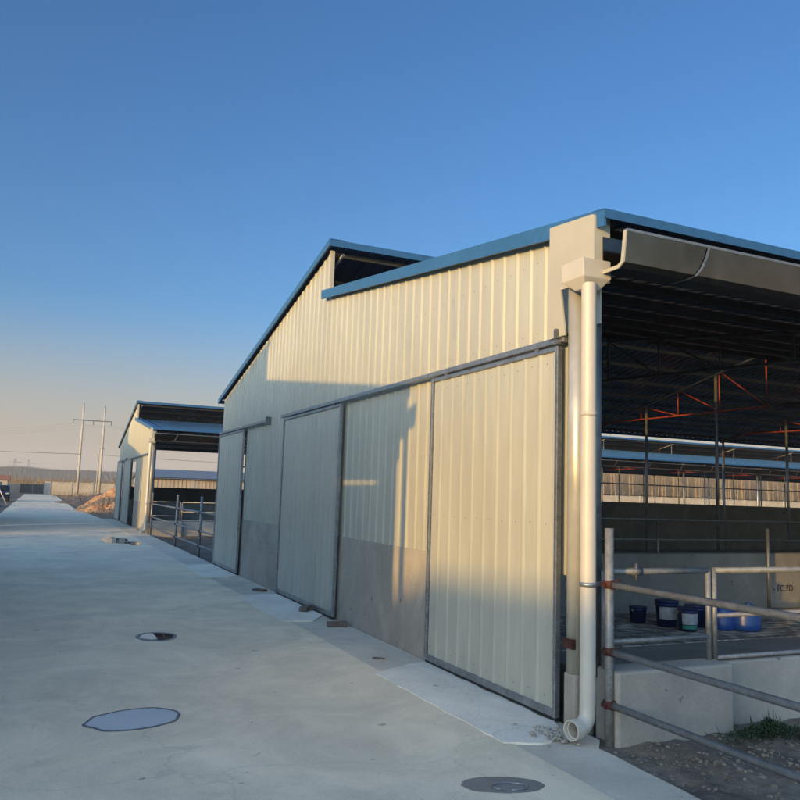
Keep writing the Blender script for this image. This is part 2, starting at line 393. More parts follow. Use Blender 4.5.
def ribbed(mbx, y0, y1, zb, zt, x0, pitch=.21, depth=.0135, phase=.05, out=-1, extra=()):
    """trapezoid sheet standing in the y-z plane; zb, zt are functions of y"""
    pts = [y0, y1] + [e for e in extra if y0 < e < y1]
    prof = []
    k = math.floor((y0 - phase) / pitch) - 1
    while phase + k * pitch < y1 + pitch:
        c = phase + k * pitch
        prof += [(c - .030, 0), (c - .010, depth), (c + .010, depth), (c + .030, 0)]
        k += 1
    def off(y):
        for (a, da), (b_, db) in zip(prof, prof[1:]):
            if a <= y <= b_: return da + (db - da) * ((y - a) / (b_ - a) if b_ > a else 0)
        return 0
    yy = sorted(set(round(v, 5) for v in pts + [p[0] for p in prof if y0 < p[0] < y1]))
    i0 = len(mbx.v)
    for y in yy:
        x = x0 + out * off(y); mbx.v += [(x, y, zb(y)), (x, y, zt(y))]
    for q in range(len(yy) - 1):
        a = i0 + 2 * q; mbx.f.append((a, a + 1, a + 3, a + 2))

def screws(mbx, spots, x0):
    a = len(mbx.f)
    for y, z in spots:
        mbx.face([(x0, y - .005, z - .005), (x0, y + .005, z - .005), (x0, y + .005, z + .005), (x0, y - .005, z + .005)])
    mbx.alt = [a, len(mbx.f)]
def gable(side):
    g = MB(); x0 = .02
    cuts = [0] + [v for o in OPEN for v in o[:2]] + [YD]
    segs = []
    for a, b_ in zip(cuts, cuts[1:]):
        z = 1.05
        for o in OPEN:
            if abs(a - o[0]) < 1e-6: z = o[2]
        if a < YR < b_: segs += [(a, YR - .002, z), (YR, b_, z)]
        else: segs.append((a, b_, z))
    for a, b_, z in segs:
        zt = zn if b_ <= YR else zfar
        ribbed(g, a + (0.33 if a == 0 else 0), b_, lambda y, z=z: z, (lambda y, f=zt: f(y) - .02), x0)
    sp = []
    for k in range(62):
        y = .05 + .21 * (k + .5)
        if not .6 < y < YD: continue
        top = zn(y) if y < YR else zfar(y)
        inop = any(o[0] - .05 < y < o[1] + .05 for o in OPEN)
        for z in (1.12, 2.02, 2.95, 3.55, 4.15, 4.75):
            if z < 2.7 and inop: continue
            if z < top - .12: sp.append((y, z + .006 * math.sin(k * 2.3)))
    screws(g, sp, x0 - .003)
    return g

def make_barn():
    t = empty('cattle_barn', (0, 4.55, 0))
    gable(0).build('gable_cladding', M['sheet'], t)
    lin = MB()
    # inner liner leaves the door openings free
    cuts = [.13, .55, 2.42, 5.3, YR]
    for a, b_, z in ((.13, .55, 1.05), (.55, 2.42, 2.68), (2.42, 5.3, 1.05), (5.3, YR, 2.68)):
        lin.prism([(a, z), (b_, z), (b_, zn(b_) - .05), (a, zn(a) - .05)], 'x', .045, .06)
    for a, b_, z in ((YR, 7.75, 2.68), (7.75, 10.7, 1.05), (10.7, 12.75, 2.68), (12.75, YD, 1.05)):
        lin.prism([(a, z), (b_, z), (b_, zfar(b_) - .05), (a, zfar(a) - .05)], 'x', .045, .06)
    lin.build('gable_liner', M['galvdark'], t)
    for a, b_ in ((2.42, 5.3), (7.75, 10.7), (12.75, YD + .02)):
        MB().box(.012, .24, a, b_, -.2, 1.05).build('base_wall', M['wallcon'], t, bevel=.008)
    MB().box(-.055, .12, .16, .30, -.1, .38).build('column_plinth', M['wallcon'], t, bevel=.02)
    # gable trims
    def verge(name, f, ya, yb, up=.035, dn=.085):
        q = MB().prism([(ya, f(ya) - dn), (yb, f(yb) - dn), (yb, f(yb) + up), (ya, f(ya) + up)], 'x', -.075, -.055)
        q.prism([(ya, f(ya) + up), (yb, f(yb) + up), (yb, f(yb) + up + .008), (ya, f(ya) + up + .008)], 'x', -.075, .16)
        q.build(name, M['blue'], t)
    verge('verge_trim', zn, -.178, YR + .12, .05, .07)
    verge('verge_trim', lambda y: ZR + .05 + (ZF - ZR) * (y - YR) / (YD - YR), YR - .16, YD + .28, .03, .06)
    MB().prism([(YR - .05, ZT - .02), (YR + .0, ZT - .02), (YR + .0, ZR - .02), (YR - .05, ZR - .02)], 'x', -.012, .05).build('monitor_trim', M['plate'], t)
    # corner flashing sheet
    MB().prism([(-.075, zn(-.06) + .03), (-.075, 3.20), (.31, 3.20), (.25, 2.84), (.46, 2.84), (.46, zn(.46) + .015)], 'x', -.094, -.080).prism([(-.09, zn(-.06) + .02), (-.09, 3.18), (-.076, 3.18), (-.076, zn(-.06) + .02)], 'x', -.094, .05).build('corner_flashing', M['plate'], t)
    # roof sheets
    def roof(name, ya, za, yb, zb):
        r = MB(); x = -.06; ny = math.hypot(yb - ya, zb - za); nrm = (-(zb - za) / ny, (yb - ya) / ny)
        xs = []; k = 0
        while -.06 + k * .2 < LX + .1:
            c = -.06 + k * .2; xs += [(c, 0), (c + .07, 0), (c + .085, .022), (c + .115, .022), (c + .13, 0)]; k += 1
        for i, (xx, h) in enumerate(xs): r.v += [(xx, ya + nrm[0] * h, za + nrm[1] * h), (xx, yb + nrm[0] * h, zb + nrm[1] * h)]
        for i in range(len(xs) - 1): r.f.append((2 * i, 2 * i + 1, 2 * i + 3, 2 * i + 2))
        r.build(name, M['roofsheet'], t)
    roof('roof_sheet', -.17, zn(-.17) + .012, YR + .1, zn(YR + .1) + .012)
    roof('roof_sheet', YR - .16, ZR + .055 + .035, YD + .28, ZF + .055 - .062)
    # eave and ridge fascias
    MB().prism([(-.185, 3.625), (-.177, 3.625), (-.177, 3.688), (-.06, 3.704), (-.06, 3.710), (-.185, 3.694)], 'x', -.075, LX + .1).build('eave_trim', M['blue'], t)
    MB().prism([(YR - .175, 5.13), (YR - .165, 5.13), (YR - .165, 5.21), (YR + .05, 5.168), (YR + .05, 5.178), (YR - .175, 5.225)], 'x', -.075, LX + .1).build('ridge_trim', M['blue'], t)
    MB().prism([(YD + .282, 3.52), (YD + .292, 3.52), (YD + .292, 3.60), (YD + .282, 3.60)], 'x', -.075, LX + .1).build('eave_trim', M['blue'], t)
    # gutter: open U channel with a sloped front
    sec = [(-.10, 3.60), (-.10, 3.27), (-.12, 3.235), (-.27, 3.235), (-.315, 3.27), (-.345, 3.545), (-.325, 3.550), (-.325, 3.558), (-.358, 3.555), (-.328, 3.262), (-.275, 3.222), (-.115, 3.222), (-.092, 3.262), (-.092, 3.60)]
    sec = [(a_, 3.24 + (z_ - 3.222) * .73) for a_, z_ in sec]
    gt = MB().prism(sec, 'x', -.02, LX).build('gutter', M['stainless'], t)
    MB().prism([(-.318, 3.483), (-.361, 3.483), (-.363, 3.502), (-.318, 3.502)], 'x', -.02, LX).build('gutter_lip', M['galv'], gt)
    e = MB(); e.prism([(-.362, 3.56), (-.330, 3.56), (-.303, 3.275), (-.268, 3.248), (-.10, 3.248), (-.10, 3.212), (-.28, 3.212), (-.333, 3.262)], 'x', -.032, -.021)
    e.v = [(v[0], v[1], 3.24 + (v[2] - 3.222) * .73) for v in e.v]; e.build('gutter_end', M['plate'], gt)
    for k in range(30):
        x = .74 + k * 1.95
        s_ = MB(); path = [(x - .0, -.364, 3.575), (x - .02, -.350, 3.45), (x - .06, -.338, 3.33), (x - .11, -.331, 3.25), (x - .16, -.28, 3.213), (x - .17, -.16, 3.213)]
        for p, q in zip(path, path[1:]):
            i = len(s_.v); s_.v += [(p[0] - .012, p[1] - .004, p[2]), (p[0] + .012, p[1] - .004, p[2]), (q[0] + .012, q[1] - .004, q[2] - .001), (q[0] - .012, q[1] - .004, q[2] - .001)]
            s_.f.append((i, i + 1, i + 2, i + 3))
        s_.v = [(v[0], v[1], 3.24 + (v[2] - 3.222) * .73) for v in s_.v]; s_.build('gutter_strap', M['galv'], gt)
    # hopper and downpipe
    h = MB()
    a0 = [(-.20, -.11), (.045, -.11), (.045, .15), (-.20, .15)]; a1 = [(-.17, -.07), (.02, -.07), (.02, .18), (-.17, .18)]; a2 = [(-.15, -.055), (-.02, -.055), (-.02, .055), (-.15, .055)]
    h.v = [(x - .005, y, 3.335) for x, y in a0] + [(x, y, 3.20) for x, y in a0] + [(x, y, 3.125) for x, y in a2]
    for q in (0, 4):
        for j in range(4): h.f.append((q + j, q + (j + 1) % 4, q + 4 + (j + 1) % 4, q + 4 + j))
    h.f += [(3, 2, 1, 0), (8, 9, 10, 11)]
    h.build('rain_hopper', M['pvc'], t, bevel=.006)
    dp = MB(); px_, py_ = -.115, -.06
    pts = [(px_, py_, 3.16), (px_, py_, .26)] + [(px_ - .10 * (1 - math.cos(a)), py_ - .02 * (1 - math.cos(a)), .19 - .10 * math.sin(a) + .0) for a in [k * math.pi / 12 for k in range(1, 7)]] + [(px_ - .13, py_ - .026, .09)]
    dpo = dp.tube(pts, [.054] * (len(pts) - 6) + [.056, .056, .057, .058, .061, .061], 28, caps=False)
    end = Vector(pts[-1])
    # socket ring with a visible bore
    ax = Vector((-1, -.2, 0)).normalized(); sd = Vector((0, 0, 1)); c_ = ax.cross(sd).normalized()
    def ring(c0, r0): return [tuple(c0 + (sd * math.cos(2 * math.pi * j / 28) + c_ * math.sin(2 * math.pi * j / 28)) * r0) for j in range(28)]
    seq = [ring(end - ax * .03, .061), ring(end - ax * .03, .067), ring(end + ax * .03, .067), ring(end + ax * .03, .058), ring(end + ax * .005, .055), ring(end + ax * .005, .048), ring(end - ax * .06, .047)]
    for s0, s1 in zip(seq, seq[1:]):
        i = len(dp.v); dp.v += s0 + s1
        for j in range(28): dp.smooth.add(len(dp.f)); dp.f.append((i + j, i + (j + 1) % 28, i + 28 + (j + 1) % 28, i + 28 + j))
    dpo = dp.build('downpipe', M['pvc'], t)
    pc = MB(); pc.tube([(px_, py_, 1.02), (px_, py_, 1.05)], .058, 24); pc.box(px_, .02, py_ - .0, py_ + .012, 1.02, 1.05); pc.build('pipe_clip', M['galv'], dpo)
    pc = MB(); pc.tube([(px_, py_, 2.2), (px_, py_, 2.23)], .0575, 24); pc.build('pipe_clip', M['pvc'], dpo)
    # door track
    tr = MB(); tr.box(-.072, -.025, .30, 8.0, 2.80, 2.85); tr.build('door_track', M['galv'], t, bevel=.006)
    tb = MB(); tb.box(-.095, .01, .345, .39, 2.79, 2.88); tb.box(-.12, -.02, .33, .36, 2.83, 2.90); tb.build('track_end', M['galvdark'], t)
    tr = MB(); tr.box(-.072, -.025, 8.9, 12.88, 2.80, 2.85); tr.build('door_track', M['galv'], t, bevel=.006)
    tb = MB(); tb.box(-.09, .01, 8.86, 8.9, 2.76, 2.89); tb.build('track_end', M['galvdark'], t)
    # sliding doors
    for ya, yb in ((.37, 2.52), (5.17, 7.84), (10.6, 12.84)):
        dr = MB(); ribbed(dr, ya + .045, yb - .045, lambda y: .06, lambda y: 2.765, -.050, depth=.009, phase=ya + .06)
        dr.box(-.040, -.034, ya + .02, yb - .02, .05, 2.75)
        screws(dr, [(ya + .06 + .21 * (k + .5), z + .006 * math.sin(k * 1.7)) for k in range(1 + int((yb - ya - .1) / .21)) for z in (.16, 1.42, 2.66) if ya + .06 + .21 * (k + .5) < yb - .06], -.053)
        do = dr.build('sliding_door', M['door'], t)
        for y0_, y1_ in ((ya, ya + .036), (yb - .036, yb)): MB().box(-.074, -.030, y0_, y1_, .03, 2.78).build('door_stile', M['galv'], do, bevel=.004)
        for z0_, z1_ in ((.03, .085), (2.745, 2.78)): MB().box(-.071, -.032, ya + .036, yb - .036, z0_, z1_).build('door_rail', M['galv'], do, bevel=.004)
        rb = MB(); rb.box(-.060, -.045, ya + .01, yb - .01, .006, .03); rb.build('bottom_seal', M['rubber'], do)
        for y in (ya + .3, yb - .3): MB().box(-.066, -.034, y - .03, y + .03, 2.77, 2.84).build('door_hanger', M['galvdark'], do)
    # corner steel column
    MB().tube([(.005, .225, .38), (.005, .225, 3.5)], .072, 28).build('corner_column', M['newgalv'], t)
    MB().tube([(.07, .10, .38), (.07, .10, 3.5)], .045, 16).build('corner_post', M['galvdark'], t)
    MB().box(-.075, -.02, .17, .28, .55, .62).build('column_bracket', M['clamp'], t)
    MB().prism([(-.0, 2.9), (.15, 2.9), (.15, 3.66), (-.0, 3.62)], 'x', .03, .045).build('corner_return', M['sheet'], t)
    # trusses and columns
    for k in range(NB + 1):
        x = .16 + k * BAY - (.3 if k == NB else 0)
        tx = MB(); tn = lambda y: zn(y) - .14; tf = lambda y: zfar(y) - .10
        bn = lambda y: 3.36 + .28 * y / YR
        bf = lambda y: 3.68 - .12 * max(0, (y - 11.9))
        R1, R2_ = .026, .015
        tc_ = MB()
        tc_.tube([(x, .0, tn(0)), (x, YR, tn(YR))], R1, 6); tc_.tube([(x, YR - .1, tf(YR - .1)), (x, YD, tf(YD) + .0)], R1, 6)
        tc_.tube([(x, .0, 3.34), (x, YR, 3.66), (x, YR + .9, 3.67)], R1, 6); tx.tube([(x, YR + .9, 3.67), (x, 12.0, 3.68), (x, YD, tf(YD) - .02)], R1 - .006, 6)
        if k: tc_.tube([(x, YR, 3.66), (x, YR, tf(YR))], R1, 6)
        y = .0
        st_ = YR / 5
        for j in range(5):
            y0, y1 = j * st_, (j + 1) * st_
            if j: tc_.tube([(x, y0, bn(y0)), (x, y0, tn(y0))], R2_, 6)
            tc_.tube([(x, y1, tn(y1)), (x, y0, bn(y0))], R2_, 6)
        st_ = 1.25
        for j in range(5):
            y0 = YR - .27 + j * st_; y1 = y0 + st_
            y1 = min(y1, YD - .15)
            tx.tube([(x, y1, 3.68 if j < 4 else 3.60), (x, y1, tf(y1))], R2_, 6)
            if j: tx.tube([(x, y0, 3.68), (x, y1 - .05, tf(y1 - .05))], R2_, 6)
            if j < 4 and y1 < 5.5: pass
        tr_ = tx.build('roof_truss', M['red'], t); tc_.build('shaded_chord', M['galvdark'], tr_)  # unlit chords and near webs coloured dark for shade, lit webs stay red
        for j, y in enumerate((.1, 8.38, 10.6, 12.8)):
            if k == 0 and j == 0: continue
            top = {0: tn(.1), 1: tf(8.38), 2: tf(10.6), 3: tf(12.8)}[j]
            MB().tube([(x, y, .0), (x, y, top)], .036 if j else .045, 12).build('roof_column', M['galv'], t)
    # purlins
    for k in range(8):
        y = .12 + k * .82; MB().box(.06, LX - .05, y - .015, y + .015, zn(y) - .09, zn(y) - .005).build('purlin', M['purlin'], t)
    for k in range(9):
        y = YR + .05 + k * .83; MB().box(.06, LX - .05, y - .015, y + .015, zfar(y) - .065, zfar(y) + .0).build('purlin', M['purlin'], t)
    # far low wall, far rail, floor, near curb and feed wall
    MB().box(.24, LX, YD - .12, YD + .08, -.2, 1.62).build('back_wall', M['shadewall'], t)
    MB().tube([(.2, YD - .05, 2.12), (LX, YD - .05, 2.12)], .016, 8).build('back_rail', M['galvdark'], t)
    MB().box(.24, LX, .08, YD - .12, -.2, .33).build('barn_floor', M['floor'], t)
    MB().box(.26, 57, 1.15, 2.66, .33, .336).build('brick_paving', M['brickfloor'], t)
    MB().box(1.13, LX, -.04, .08, -.25, .44).build('low_curb', M['block'], t, bevel=.012)
    MB().box(.06, 1.128, -.16, .085, -.25, .455).build('curb_block', M['block'], t, bevel=.02)
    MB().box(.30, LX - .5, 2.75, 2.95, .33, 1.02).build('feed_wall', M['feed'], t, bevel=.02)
    # far gable end
    gg = MB().prism([(2.4, 1.05), (YD, 1.05), (YD, ZF - .05), (YR, ZR - .05), (YR, ZT - .05), (2.4, zn(2.4) - .05)], 'x', LX - .03, LX).build('end_gable', M['sheet'], t)
    return t

barn = make_barn()
tag(barn, 'nearest cream clad open-sided barn with three sliding doors and white downpipe', 'barn', 'cattle barns along the concrete road')
D = 24.35; GL = -5.93
def place(ox, oy, mirror, label):
    c = copy_tree(barn); c.location = (ox, oy, 0)
    if mirror: c.scale = (-1, 1, 1)
    c['label'] = label
    return c
b2 = place(0, 4.55 + D, False, 'second open-sided barn down the road beyond the yard with its middle door slid open')
l0 = place(GL, 4.6, True, 'barn across the road facing the nearest barn')
l1 = place(GL, 4.6 + D, True, 'barn across the road facing the second barn')
t = empty('shadow_hall', (-33.0, -11.5, 0), R_(16))  # unseen hall added, its two heights shaped to cast the door shadow
MB().box(-9, 0, -34, -.15, 0, 5.88).build('wall', M['sheet'], t)
MB().box(-8.5, -.05, -.149, 12.5, 0, 5.34).build('low_shadow_wall', M['sheet'], t)
MB().prism([(-9.1, 5.881), (.02, 5.881), (-4.5, 6.2)], 'y', -34.2, -.14).build('roof', M['roofsheet'], t)
tag(t, 'unseen hall added behind the viewpoint to cast the door shadow', 'shadow caster')
for o in b2.children:
    if o.name.startswith('sliding_door'):
        ym = sum(v.co.y for v in o.data.vertices) / len(o.data.vertices)
        if 5 < ym < 8: o.location.y += 1.55
        if ym > 10: o.location.y += .0
for o in l0.children:
    if o.name.startswith('sliding_door') and min(v.co.y for v in o.data.vertices) < 2: o.location.z -= .15

# ------------------------------------------------------------------ fences and gates
def pen_fence(loc, y_to, posts, label, group):
    t = empty('pen_fence', loc)
    MB().tube([(0, 0, -.2), (0, 0, 1.42)], .031, 14).build('post', M['rail'], t)
    for p in posts: MB().tube([(0, p, -.2), (0, p, 1.42)], .031, 14).build('post', M['rail'], t)
    for z in (1.035, .585, .235):
        MB().tube([(.0, 0, z), (.0, y_to, z)], .0235, 12).build('rail', M['rail'], t)
    for p in [0] + posts:
        for z in (1.035, .585, .235):
            c = MB(); c.tube([(0, p, z - .025), (0, p, z + .025)], .040, 12); c.tube([(0, p - .05, z), (0, p + .04, z)], .031, 12)
            c.box(-.055, -.03, p - .02, p + .02, z - .012, z + .012); c.tube([(.0, p - .02, z + .02), (.06, p - .05, z + .035)], .006, 6)
            c.build('pipe_clamp', M['clamp'], t)
    return tag(t, label, 'fence', group)
pen_fence((.035, 4.45, 0), -8.0, [-3.4, -6.8], 'galvanised three-rail pipe fence with rusty clamps running from the white downpipe', 'pipe fences between the barns')
f2 = pen_fence((.06, 28.75, 0), -11.2, [-5.45, -9.1], 'galvanised pipe fence closing the yard before the second barn', 'pipe fences between the barns')

def pipe_gate(loc, x0, x1, ztop, zs, label, end_low=None, group='pipe gates on the barn curb'):
    t = empty('pipe_gate', loc)
    r = .021
    MB().tube([(x0, 0, 0), (x0, 0, ztop)], r, 12).build('upright', M['rail'], t)
    MB().tube([(x1, 0, 0), (x1, 0, ztop)], r, 12).build('upright', M['rail'], t)
    MB().tube([(x0, 0, ztop), (x1, 0, ztop)], r + .001, 12).build('rail', M['rail'], t)
    for z in zs: MB().tube([(x0, 0, z), (x1, 0, z)], r - .003, 12).build('rail', M['rail'], t)
    return tag(t, label, 'gate', group)
g1 = pipe_gate((0, 4.56, .455), .08, 1.06, .655, (.17,), 'narrow pipe gate on the curb beside the downpipe, left of the paired uprights')
g2 = pipe_gate((0, 4.56, .445), 1.12, 4.9, .665, (.33, .02), 'long pipe gate on the curb right of the paired uprights')
for z in (1.11,):
    MB().tube([(.37, 4.56, 1.05), (.37, 4.56, 1.17)], .012, 8).tube([(.33, 4.56, 1.11), (.41, 4.56, 1.11)], .029, 12).build('pipe_clamp', M['galvdark'], g1).matrix_parent_inverse = g1.matrix_world.inverted()
bpy.context.view_layer.update()
for o in g1.children:
    if o.name.startswith('pipe_clamp'): o.matrix_parent_inverse = Matrix.Identity(4); o.location = (-g1.location.x, -g1.location.y, -g1.location.z)
for src, lab in ((g1, 'narrow pipe gate on the curb of the second barn'), (g2, 'long pipe gate on the curb of the second barn')):
    c = copy_tree(src); c.location.y += D; c['label'] = lab
# pen rail standing behind the pails
t = empty('pen_rail', (4.4, 7.0, .336)); t.location = (4.72, 7.15, .336)
MB().tube([(0, 0, 0), (0, 0, 1.0)], .02, 10).build('post', M['galvdark'], t)
tag(t, 'dark upright pen post standing before the feed wall', 'post')
t = empty('pen_barrier', (0, 9.6, .33))
for x in (1.6, 5.2, 8.8, 12.4, 16): MB().tube([(x, 0, 0), (x, 0, 1.05)], .024, 10).build('post', M['galvdark'], t)
for z in (1.03, .72, .45): MB().tube([(.5, 0, z), (17, 0, z)], .018, 10).build('rail', M['galvdark'], t)
tag(t, 'dark cattle barrier of pipe rails inside the nearest barn behind the feed wall', 'barrier')

# writing on the feed wall
tx = bpy.data.curves.new('wall_writing', 'FONT'); tx.body = '- FC:7D'; tx.size = .11; tx.extrude = .0012
to = bpy.data.objects.new('wall_writing', tx); C.objects.link(to)
dg = bpy.context.evaluated_depsgraph_get(); me = bpy.data.meshes.new_from_object(to.evaluated_get(dg)); bpy.data.objects.remove(to)
me.materials.clear(); me.materials.append(M['black'])
to = bpy.data.objects.new('wall_writing', me); C.objects.link(to)
to.rotation_euler = (math.pi / 2, 0, 0); to.location = (4.97, 2.744, .545)
for o in barn.children:
    if o.name.startswith('feed_wall'): to.parent = o

# ------------------------------------------------------------------ pails and drums
def pail(loc, r, h, body, label_m, base_m, rz, lab, drum=False):
    t = empty('paint_pail' if not drum else 'plastic_drum', loc, rz)
    if drum:
        MB().lathe([(r * .9, 0), (r, .02), (r * 1.02, h * .3), (r, h * .34), (r * 1.02, h * .62), (r, h * .66), (r * .98, h * .86), (r * .8, h * .97), (r * .78, h)]).build('body', body, t)
        MB().lathe([(r * .2, h + .001), (r * .2, h + .02)], r * .4, 0, 16).build('cap', body, t)
    else:
        MB().lathe([(r * .86, 0), (r * .98, h * .8), (r * 1.05, h * .81), (r * 1.05, h * .86), (r, h * .865), (r, h * .93)]).build('body', body, t)
        MB().lathe([(r * 1.07, h * .931), (r * 1.07, h * .985), (r * .95, h)]).build('lid', body, t)
        n_ = 14; q = MB()
        for zz0, zz1, mm, nm in ((h * .30, h * .76, label_m, 'label'), (h * .10, h * .27, base_m, 'band')):
            if mm is None: continue
            q = MB()
            for j in range(n_ + 1):
                a = -1.0 + 2.0 * j / n_ - math.pi / 2
                for z in (zz0, zz1):
                    rr = r * (.86 + .12 * z / (h * .8)) + .002; q.v.append((rr * math.cos(a), rr * math.sin(a), z))
            for j in range(n_): q.smooth.add(len(q.f)); q.f.append((2 * j, 2 * j + 1, 2 * j + 3, 2 * j + 2))
            q.build(nm, mm, t)
        hd = MB().tube([(r * 1.06 * math.cos(a), r * .2 - r * .6 * math.sin(a) * 0 - r * 1.15 * 0, h * .84 - .6 * r * math.sin(a)) for a in [k * math.pi / 10 for k in range(11)]], .004, 6)
        hd.v = [(v[0], v[1] - r * 1.12 * (1 - abs(v[0]) / (r * 1.1)) , v[2]) for v in hd.v]
        hd.build('handle', M['galv'], t)
    return tag(t, lab, 'drum' if drum else 'pail', 'pails and drums on the brick floor')
zf_ = .337
pail((2.47, 6.50, zf_), .115, .27, M['navypl'], M['label'], None, -.5, 'tall navy paint pail with pale lid lettering, middle of the pail cluster')
pail((2.48, 6.22, zf_), .10, .235, M['navypl'], M['label'], M['green'], -.35, 'navy paint pail with white label and green band in front of the others')
pail((2.33, 6.78, zf_), .09, .17, M['navypl'], None, None, .3, 'small dark pail at the left end of the pail cluster')
pail((2.80, 6.42, zf_), .115, .22, M['navypl'], None, None, .8, 'plain dark navy pail seen left of the paired gate uprights')
pail((2.93, 6.20, zf_), .13, .235, M['bluepl'], None, None, 0, 'bright blue plastic drum just right of the paired gate uprights', True)
pail((3.14, 6.10, zf_), .155, .25, M['bluepl'], None, None, 0, 'widest blue plastic drum at the right end of the cluster', True)

# ------------------------------------------------------------------ small things on the concrete
def brick(loc, rz, label, s=(.24, .115, .053), ry=0):
    bm = bmesh.new(); bmesh.ops.create_cube(bm, size=1); bmesh.ops.scale(bm, vec=s, verts=bm.verts)
    bmesh.ops.subdivide_edges(bm, edges=bm.edges, cuts=4, use_grid_fill=True)
    for v in bm.verts: v.co += Vector([noise.noise(v.co * 25 + Vector((k * 9 + loc[1], 0, 0))) for k in range(3)]) * .007
    me = bpy.data.meshes.new('brick'); bm.to_mesh(me); bm.free(); me.materials.append(M['brick'])
    o = bpy.data.objects.new('brick', me); C.objects.link(o); o.location = (loc[0], loc[1], loc[2] + s[2] / 2); o.rotation_euler = (0, ry, rz)
    return tag(o, label, 'brick', 'loose bricks by the barn wall')
brick((-.17, 9.25, -.004), -.25, 'whole reddish brick lying on the grey pavement below the base wall')
brick((-.20, 10.45, .012), 1.0, 'broken brick on the pale ramp before the middle door', (.16, .11, .055))
brick((-.06, 10.55, .012), .3, 'second broken brick touching the one on the pale ramp', (.14, .10, .06))
brick((-.22, 12.75, -.006), -.9, 'flat dark brick lying past the far end of the middle door ramp', (.22, .11, .035))
brick((-.42, 7.36, -.006), -.7, 'small dark chip on the pavement near the sunlit wall', (.12, .035, .012))

def mcover(cx, cy, rx_, ry_, rim_m, in_m, label, name, rz=0, inner=.9, z=.004, seed=0):
    t = empty(name, (cx, cy, 0), rz); n_ = 56
    def ringp(f, wob): return [(rx_ * f * math.cos(a) * (1 + wob * noise.noise(Vector((math.cos(a) * 2, math.sin(a) * 2, seed)))), ry_ * f * math.sin(a) * (1 + wob * noise.noise(Vector((math.cos(a) * 2, math.sin(a) * 2, seed))))) for a in [2 * math.pi * j / n_ for j in range(n_)]]
    o_, i_ = ringp(1, .10), ringp(inner, .10)
    q = MB(); q.v = [(x, y, .001) for x, y in ringp(1.02, .1)] + [(x, y, z) for x, y in o_] + [(x, y, z) for x, y in i_] + [(x, y, .0015) for x, y in i_]
    for k in range(3):
        for j in range(n_): q.f.append((k * n_ + j, k * n_ + (j + 1) % n_, (k + 1) * n_ + (j + 1) % n_, (k + 1) * n_ + j))
    q.build('rim', rim_m, t)
    q = MB(); q.v = [(x, y, .0025) for x, y in i_]; q.f = [tuple(range(n_))]; q.build('cover', in_m, t)
    return tag(t, label, 'manhole cover')
mcover(-2.88, 5.92, .325, .25, M['galvdark'], M['wetcover'], 'large oval wet manhole cover with dark rim nearest on the road', 'manhole_cover', .3, .955, .006, 1)
mcover(-2.32, 9.04, .21, .26, M['stain'], M['water'], 'small round water-filled manhole in the middle of the road', 'manhole_cover', 0, .86, .006, 2)
q = MB().prism([(-2.50, 8.98), (-2.47, 9.12), (-2.40, 9.2), (-2.34, 9.2), (-2.33, 8.9), (-2.40, 8.88)], 'z', .003, .011)  # pale piece standing in for the bright reflection in the water
tag(q.build('reflection_piece', M['patch']), 'pale piece painting the bright reflection on the left of the small manhole', 'lid')
t = mcover(-1.10, 3.98, .235, .125, M['stain'], M['stain'], 'damp oval patch with a steel loop at the bottom of the photo', 'manhole_cover', -.35, .8, .003, 5)
lp = MB(); lp.tube([(.03 + .10 * math.cos(a), -.035 + .055 * math.sin(a), .006) for a in [k * math.pi / 12 for k in range(-6, 17)]], .005, 8); lp.build('lifting_loop', M['galv'], t)
# shallow puddles by the second barn
for cx, cy, rx_, ry_, sd_, lb in ((-1.42, 25.3, .38, 1.5, 3, 'wide shiny puddle on the road before the second barn'), (-1.0, 23.9, .20, .7, 6, 'smaller narrow puddle beside the wide one nearer the yard')):
    q = MB(); n_ = 60
    q.v = [(cx + rx_ * math.cos(a) * (1 + .55 * noise.noise(Vector((math.cos(a) * 2, math.sin(a) * 2, sd_)))), cy + ry_ * math.sin(a) * (1 + .5 * noise.noise(Vector((math.cos(a) * 2, math.sin(a) * 2, sd_)))), .004) for a in [2 * math.pi * j / n_ for j in range(n_)]]
    q.f = [tuple(range(n_))]
    tag(q.build('puddle', M['water']), lb, 'puddle', 'puddles on the road', None)

M['damp'] = mat('light_streak_concrete', (.42, .40, .37), .26, 0, .1, 2, .03, 6)  # pale glossy concrete standing in for sunlight streaking the road
def streak(pts, wdt, lab, seed):
    up_, dn_ = [], []
    for k in range(41):
        u = k / 40; x = pts[0][0] + (pts[1][0] - pts[0][0]) * u; y = pts[0][1] + (pts[1][1] - pts[0][1]) * u
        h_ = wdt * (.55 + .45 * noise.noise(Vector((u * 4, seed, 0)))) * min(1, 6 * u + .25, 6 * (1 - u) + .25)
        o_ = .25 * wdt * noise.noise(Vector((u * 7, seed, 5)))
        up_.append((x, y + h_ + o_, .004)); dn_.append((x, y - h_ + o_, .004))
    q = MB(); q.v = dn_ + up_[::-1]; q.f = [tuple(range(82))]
    tag(q.build('light_streak', M['damp']), lab, 'puddle', 'painted light streaks across the road')
streak(((-5.1, 25.9), (-.75, 29.9)), .75, 'painted sunlight streak crossing the road at the near corner of the second barn', 2)
streak(((-5.1, 33.2), (-.75, 37.0)), .8, 'thin painted sunlight streak crossing the road farther on', 7)
streak(((-4.9, 55), (-1.6, 55)), 5.5, 'broad stretch of road painted as sunlit beside the soil heap', 9)
# lumps of mortar at the foot of the downpipe
rb = MB(); rnd = random.Random(9)
for k in range(110):
    pebble(rb, -.25 + rnd.gauss(0, .06), 4.67 + rnd.gauss(0, .09), .004 + rnd.random() * .014, rnd.choice((.004, .005, .007, .009, .014, .022)), rnd)
tag(rb.build('rubble', M['wallcon']), 'crumbled mortar heaped beside the foot of the downpipe', 'rubble', kind='stuff')
